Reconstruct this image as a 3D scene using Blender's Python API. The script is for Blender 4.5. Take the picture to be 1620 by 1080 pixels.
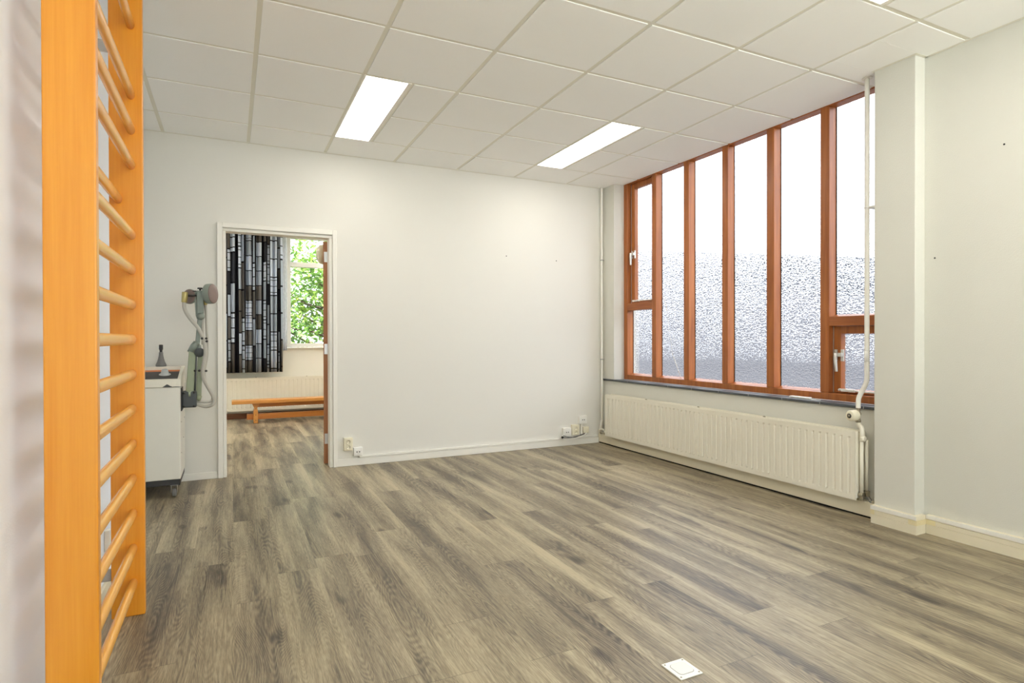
import bpy, bmesh, math, random
from mathutils import Vector, Matrix, Euler
R = math.radians
sc = bpy.context.scene
for o in list(bpy.data.objects): bpy.data.objects.remove(o, do_unlink=True)
COL = sc.collection

# ------------------------------------------------------------------ camera, sky, exposure
yaw, pit, rol = R(25.569), R(-0.3105), R(-0.128)
F = Vector((math.sin(yaw)*math.cos(pit), math.cos(yaw)*math.cos(pit), math.sin(pit)))
Rt = Vector((math.cos(yaw), -math.sin(yaw), 0)); Up = Rt.cross(F)
Rt, Up = math.cos(rol)*Rt + math.sin(rol)*Up, -math.sin(rol)*Rt + math.cos(rol)*Up
cd = bpy.data.cameras.new('camera'); cam = bpy.data.objects.new('camera', cd); COL.objects.link(cam)
m = Matrix.Identity(4)
for i in range(3): m[i][0] = Rt[i]; m[i][1] = Up[i]; m[i][2] = -F[i]
m[0][3], m[1][3], m[2][3] = 0, 0, 1.111
cam.matrix_world = m
cd.sensor_width = 36; cd.lens = 927.69/1620*36; cd.clip_start = 0.02; cd.clip_end = 300
sc.camera = cam

WORLD = 2.2
LAMP = 6.2
SUN = 27.0
sc.view_settings.view_transform = 'Standard'; sc.view_settings.look = 'None'
sc.view_settings.gamma = 1.0; sc.view_settings.exposure = 1.01
try: sc.view_settings.use_curve_mapping = False
except Exception: pass
w = bpy.data.worlds.new('overcast'); sc.world = w; w.use_nodes = True
wn = w.node_tree.nodes; wn.clear()
wo = wn.new('ShaderNodeOutputWorld'); wb = wn.new('ShaderNodeBackground')
wb.inputs['Color'].default_value = (0.86, 0.92, 1.0, 1); wb.inputs['Strength'].default_value = WORLD
w.node_tree.links.new(wb.outputs[0], wo.inputs[0])
sd = bpy.data.lights.new('bounce_sun', 'SUN'); sd.energy = SUN; sd.angle = R(2); sd.color = (1, .98, .95)  # added sunlight, bounced off the pale ground to brighten the ceiling
so_ = bpy.data.objects.new('bounce_sun', sd); COL.objects.link(so_)
so_.rotation_euler = Vector((.25, .80, -.95)).to_track_quat('-Z', 'Y').to_euler()
try:
    cy = sc.cycles
    cy.use_denoising = True; cy.max_bounces = 12; cy.diffuse_bounces = 6; cy.glossy_bounces = 4
    cy.transmission_bounces = 8; cy.transparent_max_bounces = 16
    cy.sample_clamp_indirect = 6.0; cy.caustics_refractive = True; cy.caustics_reflective = False
except Exception: pass

# ------------------------------------------------------------------ materials
def lin(c):
    c = c/255.0
    return c/12.92 if c <= 0.04045 else ((c+0.055)/1.055)**2.4
def rgb(r, g, b): return (lin(r), lin(g), lin(b), 1)
class NT:
    def __init__(s, name):
        s.m = bpy.data.materials.new(name); s.m.use_nodes = True
        s.t = s.m.node_tree; s.t.nodes.clear()
        s.out = s.t.nodes.new('ShaderNodeOutputMaterial')
    def n(s, typ, **kw):
        nd = s.t.nodes.new('ShaderNode'+typ)
        for k, v in kw.items(): setattr(nd, k, v)
        return nd
    def l(s, a, b): s.t.links.new(a, b)
    def set(s, nd, key, v):
        if hasattr(v, 'links') or isinstance(v, bpy.types.NodeSocket): s.l(v, nd.inputs[key])
        else: nd.inputs[key].default_value = v
    def math(s, op, a, b=None, c=None, clamp=False):
        nd = s.n('Math', operation=op); nd.use_clamp = clamp
        s.set(nd, 0, a)
        if b is not None: s.set(nd, 1, b)
        if c is not None: s.set(nd, 2, c)
        return nd.outputs[0]
    def mix(s, f, a, b, blend='MIX'):
        nd = s.n('Mix', data_type='RGBA', blend_type=blend)
        s.set(nd, 0, f); s.set(nd, 6, a); s.set(nd, 7, b)
        return nd.outputs[2]
    def pos(s): return s.n('NewGeometry').outputs['Position']
    def obj(s): return s.n('TexCoord').outputs['Object']
    def mapping(s, v, scale=(1,1,1), loc=(0,0,0), rot=(0,0,0)):
        nd = s.n('Mapping'); s.l(v, nd.inputs[0])
        nd.inputs['Scale'].default_value = scale; nd.inputs['Location'].default_value = loc
        nd.inputs['Rotation'].default_value = rot
        return nd.outputs[0]
    def noise(s, v, scale=5, detail=3, rough=.5, dist=0.0):
        nd = s.n('TexNoise'); s.l(v, nd.inputs['Vector'])
        nd.inputs['Scale'].default_value = scale; nd.inputs['Detail'].default_value = detail
        nd.inputs['Roughness'].default_value = rough; nd.inputs['Distortion'].default_value = dist
        return nd.outputs[0]
    def ramp(s, f, stops):
        nd = s.n('ValToRGB'); s.l(f, nd.inputs[0]); e = nd.color_ramp.elements
        while len(e) < len(stops): e.new(0.5)
        for i, (p, c) in enumerate(stops):
            e[i].position = p; e[i].color = c if len(c) == 4 else (*c, 1)
        return nd.outputs[0]
    def bump(s, h, strength=.2, dist=.01, normal=None):
        nd = s.n('Bump'); s.l(h, nd.inputs['Height'])
        nd.inputs['Strength'].default_value = strength; nd.inputs['Distance'].default_value = dist
        if normal is not None: s.l(normal, nd.inputs['Normal'])
        return nd.outputs[0]
    def pbr(s, col, rough=.5, metal=0.0, normal=None, spec=.5, **kw):
        p = s.n('BsdfPrincipled')
        s.set(p, 'Base Color', col); s.set(p, 'Roughness', rough); s.set(p, 'Metallic', metal)
        s.set(p, 'Specular IOR Level', spec)
        for k, v in kw.items(): s.set(p, k, v)
        if normal is not None: s.l(normal, p.inputs['Normal'])
        s.l(p.outputs[0], s.out.inputs[0])
        return p
def plain(name, col, rough=.5, metal=0.0, var=.06, scale=14, bump=.0, spec=.5):
    t = NT(name); v = t.obj(); n = t.noise(v, scale, 3)
    dark = tuple(c*(1-var) for c in col[:3])+(1,)
    c = t.mix(n, dark, col)
    nm = t.bump(t.noise(v, scale*12, 2), bump, .002) if bump else None
    t.pbr(c, rough, metal, nm, spec); return t.m

def wall_mat(name, col, bump=.12):
    t = NT(name); v = t.pos()
    n = t.noise(v, 1.3, 2)
    c = t.mix(n, tuple(x*.97 for x in col[:3])+(1,), col)
    nm = t.bump(t.noise(v, 150, 3, .6), bump, .003)
    t.pbr(c, .75, 0, nm, .25); return t.m
M = {}
M['wall'] = wall_mat('wall_paint', (.78, .765, .705, 1))
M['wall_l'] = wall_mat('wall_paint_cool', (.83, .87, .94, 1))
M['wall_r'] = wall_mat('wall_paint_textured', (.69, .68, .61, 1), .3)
M['wall_far'] = wall_mat('wall_paint_far', (.88, .86, .77, 1))
M['ceil'] = wall_mat('ceiling_tile', (.94, .94, .915, 1), .10)
M['tbar'] = plain('ceiling_rail', (.78, .76, .66, 1), .5, 0, .03)
M['white'] = plain('white_paint', (.85, .83, .76, 1), .4, 0, .03)
M['cream'] = plain('cream_paint', (.80, .735, .56, 1), .42, 0, .04)
M['cream2'] = plain('cream_enamel', (.83, .79, .665, 1), .38, 0, .04)
M['plastic'] = plain('white_plastic', (.86, .85, .80, 1), .35, 0, .02)
M['ivory'] = plain('ivory_plastic', (.82, .77, .60, 1), .35, 0, .02)
M['dark'] = plain('dark_plastic', (.035, .034, .033, 1), .5, 0, .2)
M['steel'] = plain('steel', (.62, .62, .60, 1), .3, .9, .1)
M['brass'] = plain('dull_brass', (.42, .38, .28, 1), .4, .8, .15)
M['chrome'] = plain('satin_metal', (.78, .77, .73, 1), .28, .7, .06)
M['grey_bracket'] = plain('grey_bracket', (.42, .42, .40, 1), .5, 0, .06)
M['slate'] = plain('slate', (.085, .095, .105, 1), .45, 0, .25, 30, .1)
M['grout'] = plain('grout', (.45, .44, .42, 1), .8)
M['gap'] = plain('shadow_gap', (.02, .018, .016, 1), .9)
M['yellowed'] = plain('yellowed_plastic', (.80, .70, .42, 1), .4, 0, .03)

def wood(name, c1, c2, axis=2, rough=.35, scale=1.0, spec=.5, coat=0.0):
    t = NT(name); v = t.obj()
    s = [26*scale]*3; s[axis] = 1.3*scale
    m1 = t.mapping(v, tuple(s)); n = t.noise(m1, 1.0, 4, .6, .4)
    s2 = [190*scale]*3; s2[axis] = 4*scale
    n2 = t.noise(t.mapping(v, tuple(s2)), 1.0, 3, .6)
    f = t.math('ADD', t.math('MULTIPLY', n, .7), t.math('MULTIPLY', n2, .3))
    c = t.ramp(f, [(.32, c1), (.68, c2)])
    nm = t.bump(n2, .06, .002)
    t.pbr(c, rough, 0, nm, spec, **({'Coat Weight': coat, 'Coat Roughness': .25} if coat else {})); return t.m
M['hard'] = wood('hardwood_window', (.26, .070, .013), (.48, .160, .034), 2, .38)
M['hard_h'] = wood('hardwood_window_rail', (.24, .064, .013), (.44, .140, .032), 1, .38)
M['beech'] = wood('varnished_beech', (.72, .26, .013), (.82, .35, .032), 2, .30, 1.0, .5, .25)
M['rung'] = wood('rung_beech', (.80, .36, .05), (.89, .46, .095), 1, .25, 1.3, .5, .35)
M['bench'] = wood('bench_wood', (.62, .26, .05), (.76, .36, .09), 0, .35)
M['bench2'] = wood('bench_wood_dark', (.50, .17, .03), (.62, .24, .05), 0, .4)
M['doorwood'] = wood('door_edge_wood', (.30, .115, .04), (.46, .20, .08), 2, .45)
M['brownskirt'] = wood('brown_skirting', (.16, .06, .02), (.26, .10, .04), 0, .5)

def floor_mat():
    t = NT('oak_vinyl_planks'); v = t.pos()
    sp = t.n('SeparateXYZ'); t.l(v, sp.inputs[0]); X, Y = sp.outputs[0], sp.outputs[1]
    W, L = .184, 1.22
    xs = t.math('DIVIDE', t.math('ADD', X, 20.05), W)
    row = t.math('FLOOR', xs); fx = t.math('FRACT', xs)
    wn1 = t.n('TexWhiteNoise', noise_dimensions='1D'); t.l(row, wn1.inputs['W'])
    ys = t.math('DIVIDE', t.math('ADD', t.math('ADD', Y, 20), t.math('MULTIPLY', wn1.outputs[0], L)), L)
    col = t.math('FLOOR', ys); fy = t.math('FRACT', ys)
    cb = t.n('CombineXYZ'); t.l(row, cb.inputs[0]); t.l(col, cb.inputs[1])
    wn2 = t.n('TexWhiteNoise', noise_dimensions='3D'); t.l(cb.outputs[0], wn2.inputs[0])
    rnd = wn2.outputs[0]
    off = t.n('VectorMath', operation='SCALE'); t.l(wn2.outputs[1], off.inputs[0]); off.inputs['Scale'].default_value = 37
    vv = t.n('VectorMath', operation='ADD'); t.l(v, vv.inputs[0]); t.l(off.outputs[0], vv.inputs[1]); pv = vv.outputs[0]
    broad = t.noise(t.mapping(pv, (8, .8, 1)), 1, 3, .55, .5)          # cloudy dark / light zones
    contour = t.noise(t.mapping(pv, (6.5, .62, 1)), 1, 1.5, .45, .25)
    rings = t.math('ADD', t.math('MULTIPLY', t.math('SINE', t.math('MULTIPLY', contour, 430)), .5), .5)
    streak = t.noise(t.mapping(pv, (110, 3.2, 1)), 1, 3, .6)
    fine = t.noise(t.mapping(pv, (420, 22, 1)), 1, 2, .6)
    kn = t.noise(t.mapping(pv, (9, 3.2, 1)), 1, 1, .4)
    knot = t.math('MULTIPLY', t.math('SUBTRACT', kn, .70, clamp=True), 7, clamp=True)
    a = t.math('MULTIPLY', broad, 1.5)
    a = t.math('ADD', a, t.math('MULTIPLY', streak, .62))
    a = t.math('ADD', a, t.math('MULTIPLY', fine, .62))
    mask = t.math('SUBTRACT', 1.45, t.math('MULTIPLY', broad, 1.9), clamp=True)
    a = t.math('ADD', a, t.math('MULTIPLY', t.math('MULTIPLY', rings, mask), .27))
    a = t.math('ADD', a, t.math('MULTIPLY', rnd, .05))
    a = t.math('ADD', a, t.math('MULTIPLY', t.math('ABSOLUTE', t.math('SUBTRACT', fx, .5)), .36))
    a = t.math('SUBTRACT', a, t.math('MULTIPLY', knot, .4))
    f = t.math('DIVIDE', t.math('SUBTRACT', a, 1.08), .80, clamp=True)
    c = t.ramp(f, [(0.0, (.056, .043, .031)), (.30, (.122, .097, .066)), (.58, (.245, .202, .127)), (1.0, (.46, .39, .25))])
    tone = t.noise(t.mapping(pv, (1.2, .4, 1)), 1, 1)
    c = t.mix(t.math('MULTIPLY', tone, .42), c, t.mix(1.0, c, (.94, .92, 1.08, 1), 'MULTIPLY'))
    ey = t.math('MINIMUM', fy, t.math('SUBTRACT', 1, fy)); sy = t.math('LESS_THAN', ey, .0012)
    ex = t.math('MINIMUM', fx, t.math('SUBTRACT', 1, fx)); sx = t.math('LESS_THAN', ex, .0045)
    seam = t.math('MAXIMUM', sy, t.math('MULTIPLY', sx, .35))
    c = t.mix(t.math('MULTIPLY', seam, .45), c, (.05, .04, .03, 1))
    h = t.math('ADD', t.math('MULTIPLY', fine, .5), t.math('MULTIPLY', rings, .25))
    nm = t.bump(h, .16, .002)
    ro = t.math('ADD', .34, t.math('MULTIPLY', streak, .14))
    t.pbr(c, ro, 0, nm, .42); return t.m
M['floor'] = floor_mat()

def textured_glass(flat=False):
    t = NT('hammered_glass_back' if flat else 'hammered_glass'); v = t.obj()
    # chopped woven texture: two crossed stretched noises
    a = t.noise(t.mapping(v, (20, 46, 120)), 1, 1.0, .5)
    b = t.noise(t.mapping(v, (20, 120, 60), (3.1, 7.7, 1.3)), 1, 1.0, .5)
    sa = t.n('MapRange', interpolation_type='SMOOTHSTEP'); t.l(a, sa.inputs[0]); sa.inputs[1].default_value = .42; sa.inputs[2].default_value = .58
    sb = t.n('MapRange', interpolation_type='SMOOTHSTEP'); t.l(b, sb.inputs[0]); sb.inputs[1].default_value = .42; sb.inputs[2].default_value = .58
    h = t.math('ADD', t.math('MULTIPLY', sa.outputs[0], .6), t.math('MULTIPLY', sb.outputs[0], .4))
    nm = t.bump(h, 1.0, .0105)
    g = t.n('BsdfRefraction'); g.inputs['IOR'].default_value = 1.24; g.inputs['Roughness'].default_value = .0
    g.inputs['Color'].default_value = (.97, .97, .98, 1); t.l(nm, g.inputs['Normal'])
    tr = t.n('BsdfTransparent'); tr.inputs['Color'].default_value = (.96, .96, .97, 1)
    tl = t.n('BsdfTranslucent'); tl.inputs['Color'].default_value = (.9, .9, .92, 1)
    mx = t.n('MixShader'); mx.inputs[0].default_value = .2; t.l(g.outputs[0], mx.inputs[1]); t.l(tr.outputs[0], mx.inputs[2])
    gl = t.n('BsdfGlossy'); gl.inputs['Roughness'].default_value = .1; t.l(nm, gl.inputs['Normal'])
    m2 = t.n('MixShader'); m2.inputs[0].default_value = .012; t.l(mx.outputs[0], m2.inputs[1]); t.l(gl.outputs[0], m2.inputs[2])
    if flat: tr.inputs['Color'].default_value = (1, 1, 1, 1)
    t.l(tr.outputs[0] if flat else m2.outputs[0], t.out.inputs[0]); return t.m
M['tglass'] = textured_glass(); M['tglass_flat'] = textured_glass(True)
def clear_glass():
    t = NT('clear_glass'); v = t.obj()
    f = t.n('Fresnel'); f.inputs[0].default_value = 1.45
    tr = t.n('BsdfTransparent'); tr.inputs['Color'].default_value = (.96, .98, .97, 1)
    gl = t.n('BsdfGlossy'); gl.inputs['Roughness'].default_value = .02
    mx = t.n('MixShader'); t.l(t.math('MULTIPLY', f.outputs[0], .6), mx.inputs[0]); t.l(tr.outputs[0], mx.inputs[1]); t.l(gl.outputs[0], mx.inputs[2])
    t.l(mx.outputs[0], t.out.inputs[0]); return t.m
M['cglass'] = clear_glass()
def emit(name, col, s):
    t = NT(name); e = t.n('Emission'); e.inputs[0].default_value = col; e.inputs[1].default_value = s
    t.l(e.outputs[0], t.out.inputs[0]); return t.m
M['fill_far'] = emit('fill_diffuser_far', (1, .975, .92, 1), 12.5)  # glow of the lights added to the next room
M['lamp'] = emit('lamp_diffuser', (1, .955, .87, 1), LAMP)

def curtain_mat():
    t = NT('patterned_curtain'); uv = t.n('UVMap').outputs[0]
    sp = t.n('SeparateXYZ'); t.l(uv, sp.inputs[0]); U, V = sp.outputs[0], sp.outputs[1]
    us = t.math('ADD', t.math('DIVIDE', U, .095), t.math('MULTIPLY', t.math('SINE', t.math('MULTIPLY', U, 27)), .30)); cu = t.math('FLOOR', us); fu = t.math('FRACT', us)
    w1 = t.n('TexWhiteNoise', noise_dimensions='1D'); t.l(cu, w1.inputs['W'])
    hgt = t.math('ADD', .20, t.math('MULTIPLY', w1.outputs[0], .22))
    vs = t.math('ADD', t.math('DIVIDE', V, hgt), t.math('MULTIPLY', w1.outputs[0], 7.3))
    cv = t.math('FLOOR', vs); fv = t.math('FRACT', vs)
    cb = t.n('CombineXYZ'); t.l(cu, cb.inputs[0]); t.l(cv, cb.inputs[1])
    w2 = t.n('TexWhiteNoise', noise_dimensions='3D'); t.l(cb.outputs[0], w2.inputs[0])
    nd = t.n('ValToRGB'); nd.color_ramp.interpolation = 'CONSTANT'; t.l(w2.outputs[0], nd.inputs[0]); e = nd.color_ramp.elements
    st = [(0, (.56, .62, .72, 1)), (.36, (.11, .10, .09, 1)), (.52, (.15, .14, .13, 1)), (.66, (.38, .43, .50, 1)), (.82, (.03, .032, .04, 1))]
    while len(e) < len(st): e.new(.5)
    for i, (p, c) in enumerate(st): e[i].position = p; e[i].color = c
    eu = t.math('MINIMUM', fu, t.math('SUBTRACT', 1, fu)); ev = t.math('MINIMUM', fv, t.math('SUBTRACT', 1, fv))
    # some cells carry a thin cross line in the middle
    mid = t.math('MULTIPLY', t.math('LESS_THAN', t.math('ABSOLUTE', t.math('SUBTRACT', t.math('FRACT', t.math('MULTIPLY', fv, 3)), .5)), .05), t.math('LESS_THAN', w2.outputs[0], .24))
    ln = t.math('MAXIMUM', t.math('MAXIMUM', t.math('LESS_THAN', eu, .14), t.math('LESS_THAN', ev, .03)), mid)
    c = t.mix(ln, nd.outputs[0], (.008, .008, .012, 1))
    t.pbr(c, .85, 0, None, .2); return t.m
M['curtain'] = curtain_mat()
def net_mat():
    t = NT('net_curtain'); v = t.obj()
    n = t.noise(t.mapping(v, (40, 40, 24)), 1, 3, .7)
    d = t.n('BsdfDiffuse'); d.inputs[0].default_value = (.9, .9, .92, 1)
    tl = t.n('BsdfTranslucent'); tl.inputs[0].default_value = (.9, .9, .93, 1)
    tr = t.n('BsdfTransparent')
    a = t.n('MixShader'); a.inputs[0].default_value = .5; t.l(d.outputs[0], a.inputs[1]); t.l(tl.outputs[0], a.inputs[2])
    b = t.n('MixShader'); t.l(t.math('MULTIPLY', n, .5), b.inputs[0]); t.l(a.outputs[0], b.inputs[1]); t.l(tr.outputs[0], b.inputs[2])
    t.l(b.outputs[0], t.out.inputs[0]); return t.m
M['net'] = net_mat()
def leaf_mat():
    t = NT('leaves'); v = t.obj(); n = t.noise(v, 3.0, 3, .7)
    c = t.ramp(n, [(.3, (.05, .12, .05)), (.5, (.13, .24, .06)), (.72, (.36, .44, .10))])
    d = t.n('BsdfDiffuse'); t.l(c, d.inputs[0]); tl = t.n('BsdfTranslucent'); t.l(t.mix(1.0, c, (1.25, 1.2, .8, 1), 'MULTIPLY'), tl.inputs[0])
    gl = t.n('BsdfGlossy'); gl.inputs['Roughness'].default_value = .4
    a = t.n('MixShader'); a.inputs[0].default_value = .5; t.l(d.outputs[0], a.inputs[1]); t.l(tl.outputs[0], a.inputs[2])
    b = t.n('MixShader'); b.inputs[0].default_value = .06; t.l(a.outputs[0], b.inputs[1]); t.l(gl.outputs[0], b.inputs[2])
    t.l(b.outputs[0], t.out.inputs[0]); return t.m
M['leaf'] = leaf_mat()
M['bark'] = plain('bark', (.12, .085, .06, 1), .9, 0, .4, 20, .3)
M['ground'] = plain('grass_ground', (.07, .09, .04, 1), .95, 0, .5, 2)
M['bounce_yard'] = plain('bounce_concrete', (.70, .71, .72, 1), .9, 0, .1, 3)  # pale so the added ground bounces light indoors
M['paving'] = plain('grey_paving', (.022, .022, .024, 1), .9, 0, .3, 3)
M['brick_out'] = plain('grey_render', (.070, .074, .088, 1), .9, 0, .4, 1.5)
# machine
M['mach'] = plain('cream_lacquer', (.78, .76, .67, 1), .38, 0, .05)
M['mach_top'] = plain('cream_lacquer_lid', (.82, .79, .67, 1), .38, 0, .05)
M['green'] = plain('sage_green_lacquer', (.33, .375, .25, 1), .4, 0, .1)
M['greygreen'] = plain('grey_green_cast', (.26, .30, .26, 1), .45, .2, .15)
M['slategrey'] = plain('dark_grey_cast', (.075, .085, .085, 1), .5, 0, .15)
M['hose'] = plain('grey_hose', (.50, .48, .42, 1), .5, 0, .08)
M['orange'] = plain('orange_strip', (.72, .20, .05, 1), .5)
M['pad'] = plain('brown_pad', (.23, .17, .15, 1), .55, 0, .15)
M['gold'] = plain('brass_cap', (.50, .42, .17, 1), .32, .6, .1)
M['rubber'] = plain('grey_rubber', (.21, .205, .195, 1), .7, 0, .15)
M['knobgrey'] = plain('pale_grey_knob', (.55, .57, .56, 1), .4)

# ------------------------------------------------------------------ mesh helpers
class MB:
    def __init__(s): s.b = bmesh.new()
    def box(s, x0, x1, y0, y1, z0, z1, mi=0):
        vs = [s.b.verts.new(p) for p in ((x0,y0,z0),(x1,y0,z0),(x1,y1,z0),(x0,y1,z0),(x0,y0,z1),(x1,y0,z1),(x1,y1,z1),(x0,y1,z1))]
        for f in ((0,3,2,1),(4,5,6,7),(0,1,5,4),(1,2,6,5),(2,3,7,6),(3,0,4,7)):
            s.b.faces.new([vs[i] for i in f]).material_index = mi
        return s
    def hexa(s, pts, mi=0):      # 8 points, box order
        vs = [s.b.verts.new(p) for p in pts]
        for f in ((0,3,2,1),(4,5,6,7),(0,1,5,4),(1,2,6,5),(2,3,7,6),(3,0,4,7)):
            s.b.faces.new([vs[i] for i in f]).material_index = mi
        return s
    def prism(s, poly, a, b, axis=1, mi=0):  # poly of 2D points extruded along axis from a to b
        def P(p, t):
            if axis == 1: return (p[0], t, p[1])
            if axis == 0: return (t, p[0], p[1])
            return (p[0], p[1], t)
        A = [s.b.verts.new(P(p, a)) for p in poly]; B = [s.b.verts.new(P(p, b)) for p in poly]
        n = len(poly)
        for i in range(n): s.b.faces.new((A[i], A[(i+1)%n], B[(i+1)%n], B[i])).material_index = mi
        s.b.faces.new(A[::-1]).material_index = mi; s.b.faces.new(B).material_index = mi
        return s
    def tube(s, pts, r, seg=12, mi=0, ry=None, up=None):
        pts = [Vector(p) for p in pts]; rr = r if isinstance(r, (list, tuple)) else [r]*len(pts)
        rings = []; prev = None
        for i, p in enumerate(pts):
            d = (pts[min(i+1, len(pts)-1)] - pts[max(i-1, 0)]).normalized()
            if prev is None:
                a = Vector(up) if up else (Vector((0,0,1)) if abs(d.z) < .9 else Vector((1,0,0)))
                u = (a - d*a.dot(d)).normalized()
            else: u = (prev - d*prev.dot(d)).normalized()
            prev = u; v = d.cross(u); k = (ry/r) if ry else 1
            rings.append([s.b.verts.new(p + u*math.cos(t)*rr[i]*k + v*math.sin(t)*rr[i]) for t in [2*math.pi*j/seg for j in range(seg)]])
        for a, b in zip(rings, rings[1:]):
            for j in range(seg):
                f = s.b.faces.new((a[j], a[(j+1)%seg], b[(j+1)%seg], b[j])); f.smooth = True; f.material_index = mi
        s.b.faces.new(rings[0][::-1]).material_index = mi; s.b.faces.new(rings[-1]).material_index = mi
        return s
    def lathe(s, prof, origin=(0,0,0), axis=(0,0,1), seg=24, mi=0):  # prof: (radius, height)
        q = Vector((0,0,1)).rotation_difference(Vector(axis).normalized()).to_matrix(); o = Vector(origin)
        rings = []
        for r, h in prof:
            if r < 1e-6: rings.append([s.b.verts.new(o + q @ Vector((0,0,h)))])
            else: rings.append([s.b.verts.new(o + q @ Vector((r*math.cos(t), r*math.sin(t), h))) for t in [2*math.pi*j/seg for j in range(seg)]])
        for a, b in zip(rings, rings[1:]):
            for j in range(seg):
                k = (j+1) % seg
                if len(a) == 1 and len(b) == 1: continue
                if len(a) == 1: f = s.b.faces.new((a[0], b[k], b[j]))
                elif len(b) == 1: f = s.b.faces.new((a[j], a[k], b[0]))
                else: f = s.b.faces.new((a[j], a[k], b[k], b[j]))
                f.smooth = True; f.material_index = mi
        if len(rings[0]) > 1: s.b.faces.new(rings[0][::-1]).material_index = mi
        if len(rings[-1]) > 1: s.b.faces.new(rings[-1]).material_index = mi
        return s
    def build(s, name, mats, parent=None, bevel=0, loc=None, seg=2, kind=None, label=None, cat=None, group=None):
        bmesh.ops.recalc_face_normals(s.b, faces=s.b.faces)
        me = bpy.data.meshes.new(name); s.b.to_mesh(me); s.b.free()
        for mt in (mats if isinstance(mats, (list, tuple)) else [mats]): me.materials.append(M[mt] if isinstance(mt, str) else mt)
        o = bpy.data.objects.new(name, me); COL.objects.link(o)
        if loc: o.location = loc
        if bevel:
            b = o.modifiers.new('bevel', 'BEVEL'); b.width = bevel; b.segments = seg; b.limit_method = 'ANGLE'; b.angle_limit = R(40)
        if parent: o.parent = parent
        if kind: o['kind'] = kind
        if label: o['label'] = label
        if cat: o['category'] = cat
        if group: o['group'] = group
        return o
def islands(b):
    out = []; seen = set()
    for v0 in b.b.verts:
        if v0 in seen: continue
        st = [v0]; seen.add(v0); comp = set([v0])
        while st:
            v = st.pop()
            for e in v.link_edges:
                o = e.other_vert(v)
                if o not in seen: seen.add(o); comp.add(o); st.append(o)
        out.append(comp)
    return out
def build_each(b, name, mats, parent=None, bevel=0, **kw):
    made = []
    for comp in islands(b):
        n = MB(); mp = {v: n.b.verts.new(v.co) for v in comp}
        for f in b.b.faces:
            if f.verts[0] in comp:
                g_ = n.b.faces.new([mp[v] for v in f.verts]); g_.smooth = f.smooth; g_.material_index = f.material_index
        made.append(n.build(name, mats, parent, bevel, **kw))
    b.b.free(); return made
def smooth_path(pts, n=8):
    P = [Vector(p) for p in pts]; P = [2*P[0]-P[1]] + P + [2*P[-1]-P[-2]]; out = []
    for i in range(1, len(P)-2):
        for k in range(n):
            t = k/n; a, b, c, d = P[i-1], P[i], P[i+1], P[i+2]
            out.append(.5*((2*b)+(c-a)*t+(2*a-5*b+4*c-d)*t*t+(3*b-a-3*c+d)*t*t*t))
    out.append(P[-2]); return out
def empty(name, loc=(0,0,0), rz=0, label=None, cat=None, group=None, kind=None):
    o = bpy.data.objects.new(name, None); COL.objects.link(o); o.location = loc; o.rotation_euler.z = rz
    o.empty_display_size = .1
    if label: o['label'] = label
    if cat: o['category'] = cat
    if group: o['group'] = group
    if kind: o['kind'] = kind
    return o
def copy_tree(o, parent=None):
    c = o.copy(); COL.objects.link(c); c.parent = parent
    for ch in list(bpy.data.objects):
        if ch.parent == o: copy_tree(ch, c)
    return c
ST = 'structure'

# ------------------------------------------------------------------ room shell
CE = 2.709
YB = -2.4          # wall behind the camera
XL, XL2 = -.505, -.86
XR = 3.58
b = MB(); b.box(-2.2, 4.0, YB-.2, 9.2, -.06, 0); b.build('floor', 'floor', kind=ST)

# back wall with the doorway
b = MB(); b.box(-2.2, -.061, 5.24, 5.34, 0, 2.86); b.box(.788, 3.88, 5.24, 5.34, 0, 2.86); b.box(-.061, .788, 5.24, 5.34, 1.998, 2.86)
b.build('wall_back', 'wall', kind=ST)
# left wall: a shallow pier carries the wall bars, the recess beyond holds the machine
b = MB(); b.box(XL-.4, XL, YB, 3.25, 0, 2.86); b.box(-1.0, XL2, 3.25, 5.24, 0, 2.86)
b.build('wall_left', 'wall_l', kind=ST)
# right wall: solid piece, parapet under the window, corner column, lintel
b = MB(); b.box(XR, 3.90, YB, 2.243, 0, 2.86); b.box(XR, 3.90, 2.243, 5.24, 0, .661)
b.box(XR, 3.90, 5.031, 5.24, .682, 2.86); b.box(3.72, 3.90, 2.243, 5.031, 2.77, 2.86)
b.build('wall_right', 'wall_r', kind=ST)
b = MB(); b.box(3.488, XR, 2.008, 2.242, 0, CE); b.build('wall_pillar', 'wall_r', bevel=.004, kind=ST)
# wall behind the camera with a broad window added to let in light
b = MB(); b.box(-.9, -.3, YB-.15, YB, 0, 2.86); b.box(3.4, 3.9, YB-.15, YB, 0, 2.86); b.box(-.3, 3.4, YB-.15, YB, 0, .45); b.box(-.3, 3.4, YB-.15, YB, 2.62, 2.86)
b.build('wall_front', 'wall', kind=ST)
wf = empty('fill_window', (0,0,0), kind=ST)
b = MB()
for x0, x1 in ((-.3,-.24),(.9,.96),(2.14,2.20),(3.34,3.4)): b.box(x0, x1, YB-.12, YB-.05, .45, 2.62)
b.box(-.24, 3.34, YB-.12, YB-.05, .45, .51); b.box(-.24, 3.34, YB-.12, YB-.05, 2.56, 2.62)
b.build('window_frame', 'white', wf, .003)
b = MB(); b.box(-.24, 3.34, YB-.09, YB-.085, .51, 2.56); b.build('pane', 'cglass', wf)
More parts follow.
